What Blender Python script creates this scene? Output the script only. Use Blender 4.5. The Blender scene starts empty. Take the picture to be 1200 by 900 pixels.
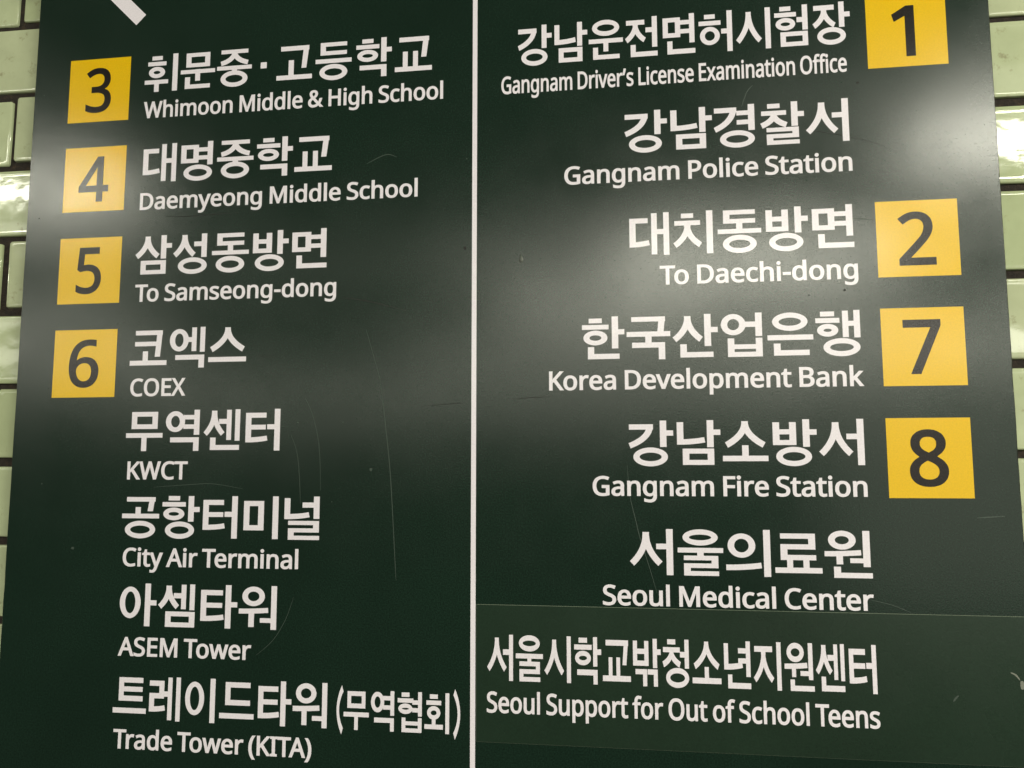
import bpy, math, random, json
from mathutils import Vector, Matrix, geometry
random.seed(7)
sc = bpy.context.scene
C = sc.collection

# ---------------------------------------------------------------- camera, world, lamps, exposure
# The sign stands in the plane Y = 0, facing -Y. sp(x, d, y): x metres to the right, d metres down from the 2 m mark.
def W(x, d, y=0.0): return Vector((x, y, 2.0 - d))
cam = bpy.data.cameras.new('camera'); co = bpy.data.objects.new('camera', cam); C.objects.link(co)
Rr = [(0.9903708, 0.00126552, 0.13843439), (-0.01542978, 0.99473705, 0.10129231), (-0.13757763, -0.10245296, 0.98517805)]
def cv(a): return Vector((a[0], a[2], -a[1]))
rx, ry, rz = cv(Rr[0]), -cv(Rr[1]), -cv(Rr[2])
M = Matrix(((rx.x, ry.x, rz.x, 0), (rx.y, ry.y, rz.y, 0), (rx.z, ry.z, rz.z, 0), (0, 0, 0, 1)))
M.translation = W(0.58215587, 0.4337991, -0.74255367)
co.matrix_world = M
cam.sensor_width = 36; cam.lens = 932.3 * 36 / 1200; cam.clip_start = 0.02; cam.clip_end = 200
sc.camera = co

world = bpy.data.worlds.new('World'); sc.world = world; world.use_nodes = True
bg = world.node_tree.nodes['Background']
bg.inputs[0].default_value = (1.0, 0.95, 0.81, 1); bg.inputs[1].default_value = 0.055   # dim bounce of the concourse

def tube_or_fill(x0, x1, dist, height, radiance, wid=0.14, tilt=40, col=(0.985, 0.965, 0.81)):
    """a fluorescent run or an added fill light parallel to the wall, dist metres in front of it"""
    L = bpy.data.lights.new('ceiling_tube_or_fill', 'AREA'); L.shape = 'RECTANGLE'
    L.size = x1 - x0; L.size_y = wid; L.color = col
    L.energy = radiance * math.pi * (x1 - x0) * wid
    o = bpy.data.objects.new('ceiling_tube_or_fill', L); C.objects.link(o)
    o.location = ((x0 + x1) / 2, -dist, height); o.rotation_euler = (math.radians(tilt), 0, 0)
    return o
# rows of ceiling fittings along the concourse, with added side runs for diffuse light: (from x, to x, distance from the wall, depth of the fitting, radiance)
for x0, x1, dist, wid, rad in (
        (1.0, 2.2, 2.15, .16, 1.9),
        (-2.5, -1.7, 2.6, .09, 45), (1.8, 2.5, 2.6, .08, 94.0), (2.5, 3.4, 2.6, .20, 115),  # last run is an added diffuse supplier, outside the mirrored area
        (-5.8, -4.4, 2.6, .20, 125), (3.6, 5.0, 2.6, .20, 120),  # far side runs added to lift the diffuse light on the sign
        (-3.0, -2.0, 3.2, .20, 5.2),
        (-2.2, -.6, 4.2, .25, 1.4), (-.6, .7, 4.2, .25, 3.5), (.6, 2.3, 4.5, .30, 25.0), (3.4, 5.0, 4.2, .25, 36.2),
        (-6.0, -3.8, 5.8, .30, 6.2), (-.4, 1.2, 5.8, .30, 11.0),
        (-9.0, -5.0, 8.5, .40, 6.8), (-2.0, 2.0, 8.5, .40, 4.4), (2.0, 6.0, 8.5, .40, 13.4),
        (-9.0, -3.0, 14., .60, 5.6), (-3.0, 4.0, 14., .60, 4.7)):
    tube_or_fill(x0, x1, dist, 2.9, rad, wid)
low_fill = tube_or_fill(2.2, 5.4, 6.0, 1.25, 1.0, 1.7, 90)          # added upright fill light, low on the right, to veil the panel there

sc.view_settings.view_transform = 'Standard'; sc.view_settings.look = 'None'
sc.view_settings.exposure = 0.0; sc.view_settings.gamma = 1.0
sc.render.engine = 'CYCLES'

# ---------------------------------------------------------------- materials
def mat(name):
    m = bpy.data.materials.new(name); m.use_nodes = True
    nt = m.node_tree; return m, nt, nt.nodes['Principled BSDF']
def node(nt, t, **k):
    n = nt.nodes.new(t)
    for a, b in k.items(): setattr(n, a, b)
    return n
def coords(nt, kind='Object'):
    return node(nt, 'ShaderNodeTexCoord').outputs[kind]
def noise(nt, vec, scale, detail=3, rough=.6):
    n = node(nt, 'ShaderNodeTexNoise'); n.inputs['Scale'].default_value = scale
    n.inputs['Detail'].default_value = detail; n.inputs['Roughness'].default_value = rough
    nt.links.new(vec, n.inputs['Vector']); return n.outputs['Fac']
def ramp(nt, fac, stops):
    r = node(nt, 'ShaderNodeValToRGB'); el = r.color_ramp.elements
    while len(el) < len(stops): el.new(.5)
    for e, (p, c) in zip(el, stops):
        e.position = p; e.color = (*c, 1) if len(c) == 3 else c
    nt.links.new(fac, r.inputs[0]); return r.outputs['Color']
def mix(nt, fac, a, b, mode='MIX'):
    n = node(nt, 'ShaderNodeMix', data_type='RGBA', blend_type=mode)
    for s, v in ((0, fac), (6, a), (7, b)):
        if hasattr(v, 'links') or hasattr(v, 'is_linked'): nt.links.new(v, n.inputs[s])
        else: n.inputs[s].default_value = v if s == 0 else (*v, 1)
    return n.outputs[2]
def bump(nt, bsdf, pairs):
    prev = None
    for h, strength, dist in pairs:
        b = node(nt, 'ShaderNodeBump'); b.inputs['Strength'].default_value = strength; b.inputs['Distance'].default_value = dist
        nt.links.new(h, b.inputs['Height'])
        if prev is not None: nt.links.new(prev, b.inputs['Normal'])
        prev = b.outputs['Normal']
    nt.links.new(prev, bsdf.inputs['Normal'])

def sign_skin(name, col, rough=.18, spec=.5, wear=.12, speck=True):
    """semi-gloss printed film: orange-peel relief, faint smears, dust specks"""
    m, nt, b = mat(name)
    v = coords(nt)
    smear = noise(nt, v, 6, 4, .6)
    fine = noise(nt, v, 700, 2, .5)
    peel = noise(nt, v, 260, 2, .6)
    wide = noise(nt, v, 14, 3, .6)
    dark = tuple(c * (1 - wear) for c in col); light = tuple(min(1, c * (1 + wear)) for c in col)
    base = ramp(nt, smear, [(.3, dark), (.7, light)])
    g = ramp(nt, fine, [(.35, (.62, .64, .62)), (.65, (1.38, 1.36, 1.38))])
    base = mix(nt, .75 if speck is True else float(speck), base, g, 'MULTIPLY')
    nt.links.new(base, b.inputs['Base Color'])
    rr = node(nt, 'ShaderNodeMapRange'); rr.inputs[1].default_value = .3; rr.inputs[2].default_value = .7
    rr.inputs[3].default_value = rough - .015; rr.inputs[4].default_value = rough + .03
    nt.links.new(wide, rr.inputs[0]); nt.links.new(rr.outputs[0], b.inputs['Roughness'])
    b.inputs['Specular IOR Level'].default_value = spec
    bump(nt, b, [(peel, .018, .0012), (fine, .13, .0003)])
    return m
M_green = sign_skin('dark_green_film', (.0060, .0182, .0112))
M_patch = sign_skin('overlay_green_film', (.0104, .0250, .0142), rough=.26, speck=.28)
M_white = sign_skin('white_lettering', (.775, .728, .79), wear=.02, speck=.12)
M_yellow = sign_skin('yellow_plate_film', (.73, .450, .0), wear=.03, speck=.12)
M_black = sign_skin('black_numeral', (.011, .008, .007), wear=.1, spec=.36)
M_edge, nt, b = mat('panel_metal_edge')
b.inputs['Base Color'].default_value = (.05, .055, .06, 1); b.inputs['Roughness'].default_value = .4; b.inputs['Metallic'].default_value = .6
nt.links.new(ramp(nt, noise(nt, coords(nt), 180, 4, .7), [(.4, (.015, .02, .02)), (.62, (.05, .055, .05)), (.72, (.30, .29, .26))]), b.inputs['Base Color'])
M_filmedge, nt, b = mat('film_cut_edge')
b.inputs['Base Color'].default_value = (.16, .19, .14, 1); b.inputs['Roughness'].default_value = .45
M_scr, nt, b = mat('pale_scratch'); b.inputs['Base Color'].default_value = (.034, .052, .040, 1); b.inputs['Roughness'].default_value = .6
M_scd, nt, b = mat('dark_scuff'); b.inputs['Base Color'].default_value = (.012, .012, .010, 1); b.inputs['Roughness'].default_value = .75
M_smu, nt, b = mat('whitish_smudge'); b.inputs['Base Color'].default_value = (.16, .17, .14, 1); b.inputs['Roughness'].default_value = .7

M_drip, nt, b = mat('dried_drip'); b.inputs['Base Color'].default_value = (.075, .085, .07, 1); b.inputs['Roughness'].default_value = .3

M_tile, nt, b = mat('pale_green_glaze')
v = coords(nt); oi = node(nt, 'ShaderNodeObjectInfo').outputs['Random']
vm = node(nt, 'ShaderNodeVectorMath', operation='ADD'); cx_ = node(nt, 'ShaderNodeCombineXYZ')
mm = node(nt, 'ShaderNodeMath', operation='MULTIPLY'); mm.inputs[1].default_value = 37.0
nt.links.new(oi, mm.inputs[0])
for i in range(3): nt.links.new(mm.outputs[0], cx_.inputs[i])
nt.links.new(v, vm.inputs[0]); nt.links.new(cx_.outputs[0], vm.inputs[1]); tv = vm.outputs[0]
tint = ramp(nt, oi, [(0, (.425, .482, .287)), (.5, (.455, .515, .318)), (1, (.485, .528, .345))])
mott = ramp(nt, noise(nt, tv, 30, 4, .6), [(.3, (.90, .90, .88)), (.7, (1.05, 1.05, 1.04))])
base = mix(nt, 1.0, tint, mott, 'MULTIPLY')
stn = ramp(nt, noise(nt, tv, 55, 5, .75), [(.59, (0, 0, 0)), (.69, (.55, .55, .55))])
base = mix(nt, stn, base, (.20, .165, .085))
chip = ramp(nt, noise(nt, tv, 210, 3, .8), [(.70, (0, 0, 0)), (.76, (.7, .7, .7))])
base = mix(nt, chip, base, (.09, .055, .03))
nt.links.new(base, b.inputs['Base Color'])
b.inputs['Roughness'].default_value = .06; b.inputs['Specular IOR Level'].default_value = .42
bump(nt, b, [(noise(nt, tv, 22, 2, .5), 0.09, .004), (noise(nt, tv, 160, 2, .6), .03, .001)])
M_grout, nt, b = mat('sooty_grout')
nt.links.new(ramp(nt, noise(nt, coords(nt), 140, 5, .75), [(.3, (.006, .004, .003)), (.55, (.022, .015, .010)), (.75, (.075, .045, .022))]), b.inputs['Base Color'])
b.inputs['Roughness'].default_value = .9
bump(nt, b, [(noise(nt, coords(nt), 260, 4, .7), .8, .003)])

# ---------------------------------------------------------------- helpers
def link(name, me, parent=None, loc=None):
    o = bpy.data.objects.new(name, me); C.objects.link(o)
    if parent is not None: o.parent = parent
    if loc is not None: o.location = loc
    return o
def mesh(name, vs, fs, m, smooth=False, mids=None, mats=None):
    me = bpy.data.meshes.new(name); me.from_pydata([tuple(v) for v in vs], [], fs)
    for x in (mats or [m]): me.materials.append(x)
    if mids: me.polygons.foreach_set('material_index', mids)
    if smooth: me.polygons.foreach_set('use_smooth', [True] * len(me.polygons))
    me.update(); return me

def inside(pt, loop):
    x, y = pt; c = False; n = len(loop); j = n - 1
    for i in range(n):
        xi, yi = loop[i]; xj, yj = loop[j]
        if (yi > y) != (yj > y) and x < (xj - xi) * (y - yi) / (yj - yi) + xi: c = not c
        j = i
    return c
def winding(pt, loops):
    x, y = pt; w = 0
    for lp in loops:
        j = len(lp) - 1
        for i in range(len(lp)):
            xi, yi = lp[i]; xj, yj = lp[j]
            if (yi > y) != (yj > y) and x < (xj - xi) * (y - yi) / (yj - yi) + xi: w += 1 if yi > yj else -1
            j = i
    return w
def fill(shapes, wind=False):
    """union of shapes (each a list of loops, even-odd inside itself) -> vertices, triangles"""
    vs, es = [], []
    for s in shapes:
        for lp in s:
            k = len(vs); n = len(lp)
            vs += [Vector(p) for p in lp]; es += [(k + i, k + (i + 1) % n) for i in range(n)]
    V2, _, F2, *_r = geometry.delaunay_2d_cdt(vs, es, [], 0, 1e-4)
    keep = []
    for f in F2:
        c = ((V2[f[0]][0] + V2[f[1]][0] + V2[f[2]][0]) / 3, (V2[f[0]][1] + V2[f[1]][1] + V2[f[2]][1]) / 3)
        if wind:
            if winding(c, shapes[0]) * wind > 0: keep.append(tuple(f))
            continue
        if any(sum(inside(c, lp) for lp in s) % 2 for s in shapes): keep.append(tuple(f))
    return [(p[0], p[1]) for p in V2], keep

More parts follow.
